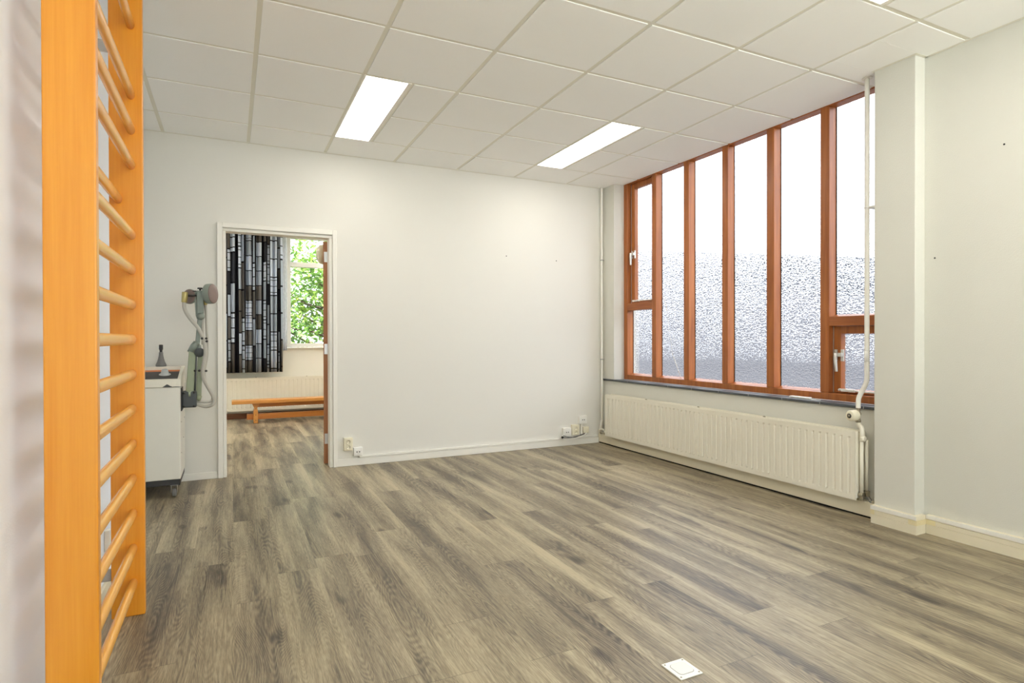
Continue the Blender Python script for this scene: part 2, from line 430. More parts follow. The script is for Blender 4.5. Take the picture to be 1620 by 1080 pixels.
# far room walls
XF0, XF1, YF = -1.7, 3.3, 9.0
b = MB(); b.box(XF0-.1, XF0, 5.34, YF+.2, 0, 2.86); b.build('wall_far_left', 'wall_far', kind=ST)
b = MB(); b.box(XF1, XF1+.1, 5.34, YF+.2, 0, 2.86); b.build('wall_far_right', 'wall_far', kind=ST)
b = MB(); b.box(XF0, XF1, YF, YF+.2, 0, .985); b.box(XF0, -1.2, YF, YF+.2, .985, 2.62); b.box(2.6, XF1, YF, YF+.2, .985, 2.62); b.box(XF0, XF1, YF, YF+.2, 2.62, 2.86)
b.build('wall_far', 'wall_far', kind=ST)
b = MB(); b.box(XF0, XF1, 5.34, YF, 2.70, 2.76); b.build('ceiling_far_room', 'ceil', kind=ST)

# suspended ceiling : slab (rails plane) and tiles standing slightly proud
b = MB(); b.box(-.95, 3.70, YB, 5.24, CE, CE+.05)
ceil = b.build('ceiling', 'tbar', kind=ST)
xs = [-1.07, -.47, .13, .73, 1.33, 1.93, 2.53, 3.13, 3.73]
ys = [5.384 - .6*i for i in range(0, 14)]   # 5.384, 4.784, ...
LX = [.73, 2.53]; LY = [3.584, .584, -1.816]
b = MB(); g = .0125
def tile(x0, x1, y0, y1):
    x0 = max(x0, -.945); x1 = min(x1, 3.698); y1 = min(y1, 5.232); y0 = max(y0, YB+.005)
    if x1-x0 < .05 or y1-y0 < .05: return
    cells = [(x0, x1, y0, y1)]
    # the pier on the left and the wall/pillar on the right cut their tiles
    out = []
    for c in cells:
        a0, a1, c0, c1 = c
        if a0 < XL and c0 < 3.25:      # left of the pier face
            if c1 > 3.25: out.append((a0, a1, 3.26, c1)); 
            if a1 > XL+.03: out.append((XL+.008, a1, c0, min(c1, 3.26)))
        else: out.append(c)
    for a0, a1, c0, c1 in out:
        if a1 > 3.48 and c0 < 2.25:
            if c1 > 2.25: b.box(a0, a1, 2.25, c1, CE-.005, CE)
            if c0 < 2.0:
                b.box(a0, 3.566, c0, min(c1, 1.995), CE-.005, CE)
            if c1 > 2.0: b.box(a0, 3.474, max(c0, 1.995), min(c1, 2.25), CE-.005, CE)
        else: b.box(a0, a1, c0, c1, CE-.005, CE)
for i in range(len(xs)-1):
    for j in range(len(ys)-1):
        x0, x1, y1, y0 = xs[i]+g, xs[i+1]-g, ys[j]-g, ys[j+1]+g
        lit = any(abs(xs[i]-lx) < .01 for lx in LX) and any(ly-.01 <= ys[j+1] < ly+1.19 for ly in LY)
        if lit: tile(xs[i]+.3+g, x1, y0, y1)
        else: tile(x0, x1, y0, y1)
b.build('ceiling_tiles', 'ceil', ceil, .0015, seg=1)
# wall angle around the edge
b = MB(); e = CE-.006
b.box(XL2+.0, 3.58, 5.222, 5.24, e, CE-.0001); b.box(3.562, XR, YB, 2.0, e, CE-.0001)
b.box(3.468, 3.488, 1.99, 2.25, e, CE-.0001); b.box(3.488, XR, 1.99, 2.008, e, CE-.0001); b.box(3.488, 3.60, 2.242, 2.256, e, CE-.0001)
b.box(XL, XL+.018, YB, 3.25, e, CE-.0001)
b.build('wall_angle', 'tbar', ceil)

# ------------------------------------------------------------------ recessed ceiling lights
def ceiling_light():
    r = empty('ceiling_light')
    b = MB(); L, W = 1.2, .3
    for x0, x1, y0, y1 in ((.003, .016, .003, L-.003), (W-.026, W-.003, .003, L-.003), (.016, W-.026, .003, .010), (.016, W-.026, L-.010, L-.003)):
        b.box(x0, x1, y0, y1, -.006, 0)
    b.build('frame', 'white', r, .001, seg=1)
    b = MB(); b.box(.016, W-.026, .010, L-.010, -.0035, -.0005); b.build('diffuser', 'lamp', r)
    return r
first = ceiling_light()
where = [((0, 0), 'lit rectangular ceiling light nearer the doorway, left of the two in full view'),
         ((1, 0), 'lit rectangular ceiling light nearer the brown window, second of the two in full view'),
         ((1, 1), 'lit ceiling light cut off by the top edge above the window side'),
         ((0, 1), 'unseen fill light added above the camera in line with the doorway'),  # this one and the next two are added to brighten the room
         ((0, 2), 'unseen fill light added near the rear wall in line with the doorway'),
         ((1, 2), 'unseen fill light added near the rear wall on the window side')]
for k, ((i, j), lab) in enumerate(where):
    o = first if k == 0 else copy_tree(first)
    o.location = (LX[i], LY[j], CE-.0002); o['label'] = lab; o['category'] = 'ceiling light'; o['group'] = 'rectangular recessed ceiling lights'

for x, yy, lab in ((-.9, 5.9, 'unseen fill light added in the next room, left and nearer the doorway'), (1.5, 5.9, 'unseen fill light added in the next room, right and nearer the doorway'), (-.9, 7.5, 'unseen fill light added in the next room, left and nearer its window'), (1.5, 7.5, 'unseen fill light added in the next room, right and nearer its window')):  # unseen lights added to brighten the next room
    o = copy_tree(first); o.location = (x, yy, 2.6998)
    for ch in o.children:
        if ch.name.startswith('diffuser'): ch.data = ch.data.copy(); ch.data.materials[0] = M['fill_far']; o['label'] = lab; o['category'] = 'ceiling light'; o['group'] = 'rectangular recessed ceiling lights'
# ------------------------------------------------------------------ skirting
# three-tier cable trunking along the right wall and around the pillar
def tier_poly(face, wall, h=.105):
    gr = .003
    return [(face, 0), (face, .052), (face+gr, .053), (face+gr, .055), (face, .056), (face, .078), (face+gr, .079), (face+gr, .081), (face, .082), (face, h), (wall, h), (wall, 0)]
b = MB(); b.prism(tier_poly(3.553, XR-.0005), YB, 1.985, 1); b.prism(tier_poly(3.462, 3.4875), 1.985, 2.245, 1)
# return on the near side of the pillar
b.box(3.488, 3.5525, 1.986, 2.0075, 0, .1045)
br = b.build('baseboard_right', 'cream', kind=ST)
b = MB(); b.box(3.459, 3.462, 2.222, 2.248, .053, .080); b.box(3.4605, 3.553, 1.982, 1.985, .0525, .0805); b.box(3.4595, 3.462, 1.983, 2.028, .0525, .0805); b.box(3.5505, 3.553, 1.935, 1.985, .0525, .0805)
build_each(b, 'joint_cover', 'yellowed', br, .001, seg=1)
b = MB(); b.box(3.4595, 3.462, 1.985, 2.247, .082, .106); b.box(3.5505, 3.553, YB, 1.984, .082, .106); b.build('top_strip', 'white', br, .001, seg=1)
b = MB(); b.box(3.522, XR-.001, 2.243, 5.238, .012, .10); b.build('baseboard_window', 'cream', kind=ST, bevel=.004)
b = MB(); b.box(3.535, XR-.001, 2.243, 5.238, 0, .012); b.build('gap_shade_1', 'gap', kind=ST)  # near-black strip paints the shade in the gap under the baseboard
b = MB(); b.box(.823, 3.522, 5.226, 5.2395, 0, .063); b.box(XL2+.001, -.101, 5.226, 5.2395, 0, .055)
b.build('baseboard_back', 'white', kind=ST, bevel=.003)
b = MB(); b.box(1.0, 3.50, 5.222, 5.2395, .0645, .083); b.box(.996, 1.012, 5.222, 5.2395, .0645, .083)
b.build('cable_duct', 'white', bevel=.002, label='white cable duct lying along the top of the back wall skirting', cat='cable duct')
b = MB(); b.box(XL+.0005, XL+.014, YB, 3.25, 0, .055); b.build('baseboard_left', 'cream', kind=ST, bevel=.003)
b = MB(); b.box(XF0, XF1, YF-.02, YF-.0005, 0, .075); b.build('baseboard_far', 'brownskirt', kind=ST, bevel=.003)

# ------------------------------------------------------------------ doorway and open door
d1 = empty('door_1', kind=ST)
b = MB()
for x0, x1, z1 in ((-.101, -.062, 2.042), (.788, .823, 2.042)): b.box(x0, x1, 5.214, 5.2395, 0, z1)
b.box(-.062, .788, 5.214, 5.2395, 2.002, 2.042)
b.build('architrave', 'white', d1, .004)
b = MB(); b.box(-.0605, -.038, 5.232, 5.348, 0, 1.976); b.box(.762, .7875, 5.232, 5.348, 0, 1.976); b.box(-.0605, .7875, 5.232, 5.348, 1.976, 1.9975)
b.build('door_frame', 'white', d1, .003)
b = MB(); b.box(-.101, -.062, 5.341, 5.36, 0, 2.042); b.box(.788, .823, 5.341, 5.36, 0, 2.042); b.box(-.062, .788, 5.341, 5.36, 2.002, 2.042)
b.build('far_architrave', 'white', d1, .003)
leaf = MB().box(0, .040, 0, .80, .012, 1.965).build('door_leaf', 'doorwood', d1, .002)
leaf.location = (.730, 5.372, 0); leaf.rotation_euler.z = R(-9.5)
leaf['label'] = 'open wooden door leaf seen edge on'
for k, z in enumerate((1.83, 1.02, .23)):
    b = MB(); b.box(.008, .036, -.0025, 0, z-.045, z+.045); b.tube([(.044, -.004, z-.045), (.044, -.004, z+.045)], .006, 8)
    h = b.build('hinge', 'steel', leaf)
b = MB(); b.lathe([(0, 0), (.085, 0), (.092, .012), (.085, .040), (.06, .062), (0, .066)], (0, .35, 1.90), (-1, 0, 0), 28)
b.lathe([(.07, .050), (.055, .066), (.05, .070), (0, .071)], (0, .35, 1.90), (-1, 0, 0), 28)
b.build('round_wall_disc', 'ivory', leaf, label='cream round disc fixed high on the door face')

# ------------------------------------------------------------------ wooden window in the right wall
w1 = empty('window_1', kind=ST)
XW, XD = 3.705, 3.79
mull = [(4.516, 4.58), (4.066, 4.132), (3.607, 3.671), (3.150, 3.218), (2.696, 2.763)]
b = MB(); b.box(XW, XD, 4.971, 5.030, .682, 2.766); b.box(XW, XD, 2.244, 2.305, .682, 2.766)
b.box(XW, XD, 2.305, 4.971, .682, .732); b.box(XW+.001, XD, 2.305, 4.971, 2.7005, 2.766)
b.box(XD-.012, XD+.03, 2.305, 4.971, .70, .7445); 
fr = b.build('window_frame', 'hard', w1, .004)
for y0, y1 in mull:
    MB().box(XW, XD, y0, y1, .7325, 2.7).build('mullion', 'hard', w1, .004)
MB().box(XW+.002, XD, 4.5805, 4.9705, 1.396, 1.468).build('transom', 'hard_h', w1, .003)
MB().box(XW+.002, XD, 2.3055, 2.6955, 1.190, 1.256).build('transom', 'hard_h', w1, .003)
# putty-coloured glazing beads catching the light on the bottom of each light
XG = 3.782
def glass_sheet(y0, y1, z0, z1, name, parent):
    b = MB().box(XG, XG+.005, y0, y1, z0, z1, 1)
    for f in b.b.faces:
        if all(abs(v.co.x-XG) < 1e-5 for v in f.verts): f.material_index = 0
    return b.build(name, ['tglass', 'tglass_flat'], parent)
def pane(y0, y1, z0, z1, name='pane'): return glass_sheet(y0, y1, z0, z1, name, w1)
panes = []
for y0, y1 in ((4.1325, 4.5155), (3.6715, 4.0655), (3.2185, 3.6065), (2.7635, 3.1495)):
    panes.append(pane(y0, y1, .745, 2.70))
pane(4.5805, 4.9705, .745, 1.3955); pane(2.3055, 2.6955, 1.2565, 2.70)
# slim dark strips painting the shadow line beside the panes
b = MB()
for y0, y1, z0, z1 in ((4.132,4.516,.745,2.70),(3.671,4.066,.745,2.70),(3.218,3.607,.745,2.70),(2.763,3.150,.745,2.70),(4.58,4.971,.745,1.396),(2.305,2.696,1.256,2.70)):
    b.box(XG-.004, XG, y1-.005, y1-.0005, z0, z1); b.box(XG-.004, XG, y0+.0005, y0+.005, z0, z1)
b.build('glazing_shadow', 'gap', w1)
b = MB()
for y0, y1, z in ((4.133,4.515,.7325),(3.672,4.065,.7325),(3.219,3.606,.7325),(2.764,3.149,.7325),(4.581,4.970,.7325),(2.306,2.695,1.2565)):
    b.hexa([(XG-.034,y0,z),(XG-.002,y0,z),(XG-.002,y1,z),(XG-.034,y1,z),(XG-.034,y0,z+.001),(XG-.002,y0,z+.013),(XG-.002,y1,z+.013),(XG-.034,y1,z+.001)])
b.build('glazing_bead', 'hard_h', w1)
# crack running down the second light
b = MB(); cr = [(4.511,1.519),(4.470,1.455),(4.456,1.43),(4.449,1.37),(4.429,1.32),(4.424,1.2),(4.395,1.12),(4.384,1.047),(4.372,.96),(4.349,.928),(4.30,.83),(4.254,.745)]
for (ya, za), (yb, zb) in zip(cr, cr[1:]):
    wd = .0035 if za > 1.40 or za < 1.0 else .0012
    b.hexa([(XG-.0022,ya-wd,za),(XG-.0004,ya-wd,za),(XG-.0004,ya+wd,za),(XG-.0022,ya+wd,za),(XG-.0022,yb-wd,zb),(XG-.0004,yb-wd,zb),(XG-.0004,yb+wd,zb),(XG-.0022,yb+wd,zb)])
b.build('crack', 'plastic', panes[0], label='white crack line running down the glass')
# opening sashes
def sash(y0, y1, z0, z1, far):
    b = MB(); x0, x1, s = 3.748, 3.80, .052
    b.box(x0, x1, y1-s, y1, z0, z1); b.box(x0, x1, y0, y0+s, z0, z1); b.box(x0, x1, y0+s, y1-s, z1-s, z1); b.box(x0, x1, y0+s, y1-s, z0, z0+.026)
    s_ = b.build('sash', 'hard', w1, .004)
    glass_sheet(y0+s, y1-s, z0+.026, z1-s, 'sash_glass', s_)
    MB().box(x0-.003, x0+.0, y1-.002, y1+.004, z0, z1).build('seal', 'chrome', s_)
    return s_
s1 = sash(4.5815, 4.955, 1.4695, 2.698, True); s2 = sash(2.3065, 2.690, .735, 1.189, False)
def handle(y, z, par):
    b = MB(); b.box(3.738, 3.7475, y-.040, y-.018, z-.035, z+.045); b.box(3.738, 3.7475, y+.008, y+.028, z-.035, z+.045)
    b.box(3.722, 3.742, y-.036, y+.022, z-.004, z+.022)
    b.tube([(3.716, y+.004, z+.022), (3.712, y+.002, z-.02), (3.704, y-.012, z-.105)], [.011, .011, .0085], 10)
    return b.build('window_handle', 'chrome', par, .002, label='white metal window handle')
handle(4.925, 1.965, s1); handle(2.652, .985, s2)
def stay(y0, y1, z, par):
    b = MB(); b.box(3.728, 3.744, y1-.05, y1, z-.006, z+.012); b.tube([(3.73, y0, z+.001), (3.73, y1-.05, z+.003)], .006, 10)
    b.lathe([(.011, 0), (.011, .045), (.008, .05)], (3.73, y1-.10, z+.003), (0, 1, 0), 12); b.lathe([(0,0),(.010, .001), (.010, .012), (.006, .016), (0,.016)], (3.73, y1+.002, z+.004), (0, 1, 0), 12)
    return b.build('stay_arm', 'plastic', par, .001)
stay(4.60, 4.90, 1.488, s1); stay(2.31, 2.625, .752, s2)

# slate sill
b = MB(); yj = [2.2445, 2.358, 2.66, 2.961, 3.264, 3.57, 3.879, 4.18, 4.48, 4.78, 5.03]
for a, c in zip(yj, yj[1:]): b.box(3.562, 3.7045, a+.0015, c-.0015, .664, .6815)
b.box(3.562, 3.5795, 5.0315, 5.238, .664, .6815)
sl = b.build('window_sill', 'slate', kind=ST, bevel=.002, seg=1)
b = MB(); b.box(3.5635, 3.7035, 2.246, 5.0285, .665, .6800); b.build('sill_joint', 'grout', sl)
b = MB(); b.box(3.610, 3.640, 2.775, 2.937, .6822, .696); b.build('latch_cover', 'plastic', bevel=.004, label='small white plastic bar lying on the slate sill', cat='plastic bar')
b = MB(); b.box(3.612, 3.630, 2.70, 2.765, .6822, .6862); b.build('plastic_strip', 'plastic', bevel=.001, label='thin white strip on the slate sill beside the longer bar', cat='plastic strip')

# ------------------------------------------------------------------ panel radiators
def radiator(L, z0, z1, T, label, mat='cream2', pitch=.0505):
    r = empty('radiator'); r['label'] = label; r['category'] = 'radiator'
    n = int(round((L-.03)/pitch)); p = (L-.03)/n
    bm = bmesh.new()
    prof = [(0, 0), (.30, 0), (.40, .0032), (.60, .0032), (.70, 0)]    # vertical pressed groove
    xsn = [(0.0, 0.0)] + [(.015+(i+f)*p, d) for i in range(n) for f, d in prof] + [(L-.015, 0), (L, 0)]
    H = z1-z0
    zr = [(0, 0), (.030, 0), (.042, 1), (.056, 1), (H-.056, 1), (H-.042, 1), (H-.030, 0), (H, 0)]
    grid = [[bm.verts.new((x, d*k*(1.6 if j in (2, 5) else 1), z0+z)) for x, d in xsn] for j, (z, k) in enumerate(zr)]
    for a, c in zip(grid, grid[1:]):
        for i in range(len(xsn)-1): bm.faces.new((a[i], a[i+1], c[i+1], c[i]))
    b = MB(); b.b.free(); b.b = bm
    b.box(0, L, .0045, .014, z0, z1); b.box(0, L, 0, .0045, z1, z1+.0015)
    b.build('front_panel', mat, r)
    b = MB(); b.box(0, L, T-.012, T, z0, z1); b.build('rear_panel', mat, r, .003)
    b = MB(); b.box(0, L, .018, T-.016, z1-.018, z1-.002)
    b.box(0, L, .018, .022, z1-.002, z1+.006); b.box(0, L, T-.022, T-.017, z1-.002, z1+.006); b.build('top_grille', mat, r, .001, seg=1)
    b = MB(); b.box(-.002, 0, .001, T-.001, z0+.012, z1); b.box(L, L+.002, .001, T-.001, z0+.012, z1); build_each(b, 'side_panel', mat, r)
    b = MB()
    for x in (L*.18, L*.5, L*.82): b.box(x-.012, x+.012, T, T+.012, z0+.08, z1-.01)
    build_each(b, 'wall_bracket', 'grey_bracket', r)
    b = MB()
    for x in (.62, 1.3, 1.97):
        if x < L: b.box(x, x+.016, .026, .034, z1-.002, z1+.012)
    build_each(b, 'clip', 'brass', r)
    return r
rad = radiator(2.690, .106, .528, .095, 'long cream panel radiator under the brown window')
rad.location = (3.472, 5.040, 0); rad.rotation_euler.z = R(-90)

rad2 = radiator(2.9, .115, .565, .09, 'cream panel radiator behind the low wooden bench in the next room', 'cream2', .056)
rad2.location = (-1.0, 8.885, 0)

# ------------------------------------------------------------------ pipes
hp = empty('heating_pipe', label='white riser pipe in front of the window beside the pillar', cat='pipe')
b = MB(); b.tube(smooth_path([(3.532,2.315,2.709),(3.532,2.315,2.0),(3.532,2.315,1.2),(3.532,2.315,.93),(3.532,2.318,.84),(3.528,2.345,.775),(3.522,2.36,.735),(3.520,2.362,.70),(3.520,2.362,.672)], 6), .0140, 14)
b.build('pipe', 'white', hp)
b = MB(); b.lathe([(.0145, 0), (.0145, .07)], (3.532, 2.315, .96), seg=16); b.lathe([(.0155, 0), (.0155, .004)], (3.532, 2.315, .957), seg=16); b.lathe([(.0155, 0), (.0155, .004)], (3.532, 2.315, 1.03), seg=16)
b.build('pipe_sleeve', 'plastic', hp)
b = MB(); b.box(3.522, 3.60, 2.26, 2.3, 1.905, 1.915); b.lathe([(.017, 0), (.017, .014)], (3.532, 2.315, 1.903), seg=16); b.box(3.532, 3.60, 2.27, 2.31, 1.903, 1.912)
b.build('pipe_clamp', 'plastic', hp)
b = MB(); b.lathe([(.030, 0), (.030, .003)], (3.532, 2.315, 2.700), seg=20); b.build('ceiling_collar', 'white', hp)
tv = empty('thermostatic_valve', label='cream thermostatic radiator valve with dark centre dial', cat='valve')
b = MB(); b.lathe([(.010,0),(.016,.002),(.016,.018),(.012,.020),(.012,.048),(.017,.050),(.017,.062),(.011,.066),(.011,.09)], (3.520, 2.362, .582), seg=8)
b.tube([(3.520, 2.362, .628), (3.47, 2.385, .628)], .014, 12); b.build('valve_body', 'brass', tv)
ax = Vector((-.62, -.30, 0)).normalized(); ax = Vector((-.92, .10, -.02)).normalized()
b = MB(); b.lathe([(.014, 0), (.031, .004), (.034, .012), (.030, .016), (.033, .022), (.033, .050), (.029, .056), (.019, .060), (0, .060)], Vector((3.508, 2.365, .628)), ax, 28)
b.build('valve_head', 'ivory', tv)
b = MB(); b.lathe([(.0145, 0), (.0145, .003), (0, .004)], Vector((3.508, 2.365, .628)) + ax*.0595, ax, 24); b.build('dial', 'dark', tv)
b = MB(); b.lathe([(.008,0),(.008,.0012),(0,.0012)], Vector((3.508, 2.365, .628)) + ax*.0632, ax, 16); b.build('dial_mark', 'brass', tv)
# connections from valve to the radiator end and the return pipe
rp = empty('radiator_pipe', label='cream pipework at the near end of the long radiator', cat='pipe')
b = MB(); b.tube(smooth_path([(3.52,2.362,.580),(3.52,2.352,.562),(3.513,2.336,.553),(3.505,2.328,.53),(3.505,2.328,.50),(3.505,2.330,.47)], 5), .014, 12); b.lathe([(.012,0),(.018,.002),(.018,.02),(.012,.022)], (3.505,2.308,.488), (0,1,0), 12)
b.build('elbow', 'cream2', rp)
b = MB(); b.tube([(3.505,2.330,.47),(3.505,2.330,.125)], .011, 12); b.tube([(3.535,2.318,.48),(3.535,2.318,.145)], .009, 12); b.build('pipe', 'cream2', rp)
b = MB(); b.lathe([(.012,0),(.017,.002),(.017,.026),(.011,.028)], (3.505,2.318,.140), (0,1,0), 12); b.box(3.523,3.548,2.304,2.331,.13,.165); b.tube([(3.505,2.33,.105),(3.505,2.33,.14)], .014, 10)
b.build('lockshield_valve', 'brass', rp, .001)
b = MB(); b.tube(smooth_path([(3.512,2.305,.14),(3.51,2.285,.108),(3.52,2.28,.104),(3.53,2.30,.104),(3.54,2.29,.112),(3.536,2.31,.14)], 5), .0022, 6); b.build('wire', 'rubber', rp)
lp = empty('corner_pipe', label='white pipe running floor to ceiling in the far corner', cat='pipe')
b = MB(); b.tube(smooth_path([(3.548,5.205,2.709),(3.548,5.205,2.0),(3.548,5.205,1.0),(3.548,5.205,.30),(3.545,5.205,.24),(3.532,5.205,.17),(3.527,5.205,.145)], 6), .0125, 12); b.build('pipe', 'white', lp)
b = MB()
for z in (1.93, .88): b.box(3.545, 3.579, 5.205, 5.212, z+.002, z+.010); b.lathe([(.0165,0),(.0165,.012)], (3.548,5.205,z), seg=14)
for i_, g_ in enumerate([b]):
    isl = build_each(g_, 'pipe_clamp', 'grey_bracket', lp)
b = MB(); b.box(3.510,3.540,5.19,5.22,.105,.145); b.tube(smooth_path([(3.525,5.205,.14),(3.52,5.15,.15),(3.51,5.09,.135),(3.51,5.06,.13)],5), .010, 10); b.build('foot_valve', 'cream2', lp, .003)
b = MB(); b.tube([(3.515,5.19,.115),(3.500,5.16,.11)], .008, 8); b.build('valve_screw', 'brass', lp)

# ------------------------------------------------------------------ sockets near the floor on the back wall
def outlet(x0, x1, z0, z1, kind, mat, label, cat='wall socket', y=5.2395, d=.035):
    o = empty('wall_socket', ((x0+x1)/2, y, z0), label=label, cat=cat, group='sockets on the back wall')
    W, H = x1-x0, z1-z0
    MB().box(-W/2, W/2, -d, 0, 0, H).build('housing', mat, o, .004)
    b = MB(); b2 = MB()
    if kind == 'double':
        for zc in (H*.28, H*.68):
            b.lathe([(0,0),(.019,0),(.021,.0045),(.019,.006),(.0175,.0008),(0,.0006)], (0, -d, zc), (0,-1,0), 20)
            for s in (-.0085, .0085): b2.lathe([(.0030,0),(.0030,.0015),(0,.0015)], (s, -d-.001, zc), (0,-1,0), 8)
        build_each(b, 'socket_ring', mat, o); build_each(b2, 'socket_hole', 'rubber', o)
    elif kind == 'two':
        b.box(-W*.36, W*.36, -d-.002, -d, H*.18, H*.82); b.build('cover', mat, o, .001)
        for s in (-.011, .011): b2.lathe([(.0055,0),(.0055,.001),(0,.001)], (s, -d-.0022, H*.5), (0,-1,0), 10)
        build_each(b2, 'socket_hole', 'dark', o)
    else:
        b.box(-W*.38, W*.38, -d-.003, -d, H*.14, H*.86); b.build('cover', mat, o, .002)
    return o
outlet(.876, .950, .137, .250, 'double', 'ivory', 'ivory double power socket right of the doorway')
outlet(.958, 1.035, .085, .158, 'two', 'plastic', 'square white phone socket low beside the double socket by the doorway')
outlet(3.074, 3.170, .098, .185, 'two', 'plastic', 'wide white phone socket, leftmost of the corner cluster')
outlet(3.182, 3.268, .103, .212, 'double', 'ivory', 'ivory double power socket in the middle of the corner cluster')
outlet(3.268, 3.362, .216, .300, 'two', 'plastic', 'white two-hole socket, topmost of the corner cluster')
outlet(3.318, 3.384, .118, .182, 'blank', 'ivory', 'small ivory junction box, rightmost of the corner cluster', 'junction box')
MB().box(3.296, 3.316, 5.221, 5.2393, .084, .215).build('conduit', 'white', bevel=.002, label='short white vertical conduit under the topmost corner socket', cat='conduit')
MB().box(.945, .956, 5.228, 5.2393, .064, .136).build('conduit', 'white', bevel=.002, label='short white vertical conduit under the double socket by the doorway', cat='conduit')
MB().box(3.345,3.357,5.224,5.2393,.084,.117).build('conduit', 'white', bevel=.002, label='short white conduit stub under the small ivory junction box', cat='conduit')
cb = empty('cable', label='looped grey and white cable hanging under the corner sockets', cat='cable')
b = MB(); b.tube(smooth_path([(3.34,5.20,.112),(3.25,5.19,.100),(3.16,5.19,.085),(3.08,5.195,.088),(3.05,5.198,.10),(3.07,5.20,.112),(3.12,5.195,.094),(3.2,5.19,.086),(3.28,5.19,.108),(3.33,5.20,.115)],6), .0045, 8); b.build('grey_cord', 'rubber', cb)
b = MB(); b.tube(smooth_path([(3.35,5.20,.120),(3.30,5.18,.098),(3.22,5.178,.078),(3.13,5.18,.074),(3.06,5.185,.080),(3.045,5.19,.100),(3.06,5.193,.114)],6), .0045, 8); b.build('white_cord', 'plastic', cb)
b = MB(); b.lathe([(0,0),(.012,.001),(.013,.012),(.008,.03),(0,.03)], (3.055,5.188,.095), (-.5,-.6,.2), 12); b.build('plug', 'dark', cb)
def wall_plug(p, ax, label, r=.0045):
    b = MB(); b.lathe([(0,0),(r,0),(r*1.1,.002),(r*.5,.0028),(0,.001)], p, ax, 12); b.build('wall_plug', 'dark', label=label, cat='wall plug')
wall_plug((XR-.0002, 1.627, 2.100), (-1,0,0), 'small dark wall plug high on the right wall')
wall_plug((XR-.0002, 1.955, 1.558), (-1,0,0), 'small dark wall plug beside the pillar on the right wall')
wall_plug((2.447, 5.2398, 1.921), (0,-1,0), 'tiny dark screw hole in the back wall, left one of two', .005)
wall_plug((3.013, 5.2398, 1.905), (0,-1,0), 'tiny dark screw hole in the back wall, right one of two', .005)
# outlet on the left pier behind the wall bars
b = MB(); b.box(XL+.0005, XL+.02, 3.07, 3.11, .18, .275); b.build('wall_box', 'white', bevel=.003, label='small white box on the left wall behind the wall bars', cat='wall box')

# floor box
fb = empty('floor_box', (1.3565, 1.5225, 0), label='square white floor box plate with screws set in the floor', cat='floor box')
MB().box(-.0465, .0465, -.0490, .0490, .0003, .0045).build('plate', 'plastic', fb, .001, seg=1)
def rounded(hw, r, n=6):
    out = []
    for cx, cy, a in ((hw-r, hw-r, 0), (-hw+r, hw-r, 90), (-hw+r, -hw+r, 180), (hw-r, -hw+r, 270)):
        for i in range(n+1): t = R(a+90*i/n); out.append((cx+r*math.cos(t), cy+r*math.sin(t)))
    return out
MB().prism(rounded(.0315, .014), .0045, .0050, 2).build('groove', 'rubber', fb)
MB().prism(rounded(.030, .013), .0050, .0058, 2).build('lid', 'white', fb)
b = MB()
for sx in (-1, 1):
    for sy in (-1, 1): b.lathe([(.0032,0),(.0032,.0012),(0,.0012)], (sx*.038, sy*.040, .0044), (0,0,1), 10)
build_each(b, 'screw', 'brass', fb)

# ------------------------------------------------------------------ wall bars
wbars = empty('wall_bars', (-.4, 2.3, 0), label='tall orange wooden wall bars mounted on the left wall', cat='wall bars')
ox, oy = -.4, 2.3
for y0, y1 in ((1.864, 1.899), (2.775, 2.810)):
    MB().box(-.434-ox, -.319-ox, y0-oy, y1-oy, 0, 2.62).build('post', 'beech', wbars, .004, seg=3)
proto = None
for k in list(range(0, 15)) + [16, 17]:
    z = .131 + .1398*k
    x = -.404 if k == 11 else -.359
    if proto is None:
        b = MB(); b.tube([(0, -.438+.001, 0), (0, -.30, 0), (0, 0, 0), (0, .30, 0), (0, .4745, 0)], .0150, 24, ry=.0205, up=(0, 0, 1)); proto = b.build('rung', 'rung', wbars); o = proto
        o.location = (x-ox, 2.3-oy+.0, z)
    else:
        o = proto.copy(); COL.objects.link(o); o.parent = wbars; o.location = (x-ox, 0, z)
    o.location.y = (1.899+.438) - oy - .0
for y in (1.88, 2.79):
    for z in (.150, 2.245):
        b = MB(); b.box(XL+.0005-ox, -.434-ox, y-.004-oy, y+.0-oy, z, z+.048); b.box(XL+.0005-ox, XL+.004-ox, y-.004-oy, y+.05-oy, z, z+.048)
        b.build('bracket', 'grey_bracket', wbars)

# ------------------------------------------------------------------ therapy machine
mc = empty('therapy_machine', (-.56, 4.945, 0), label='cream therapy machine on castors with jointed arms in the left corner', cat='therapy machine')
mx, my = -.56, 4.945
def at(x, y, z): return (x-mx, y-my, z)
x0, x1, y0, y1 = -.795-mx, -.326-mx, 4.72-my, 5.165-my
MB().box(x0, x1, y0, y1, .128, .775).build('cabinet', 'mach', mc, .006)
b = MB(); b.box(x0+.004, x1-.004, y0+.006, y1-.006, .088, .128); b.build('base_frame', 'dark', mc, .003)
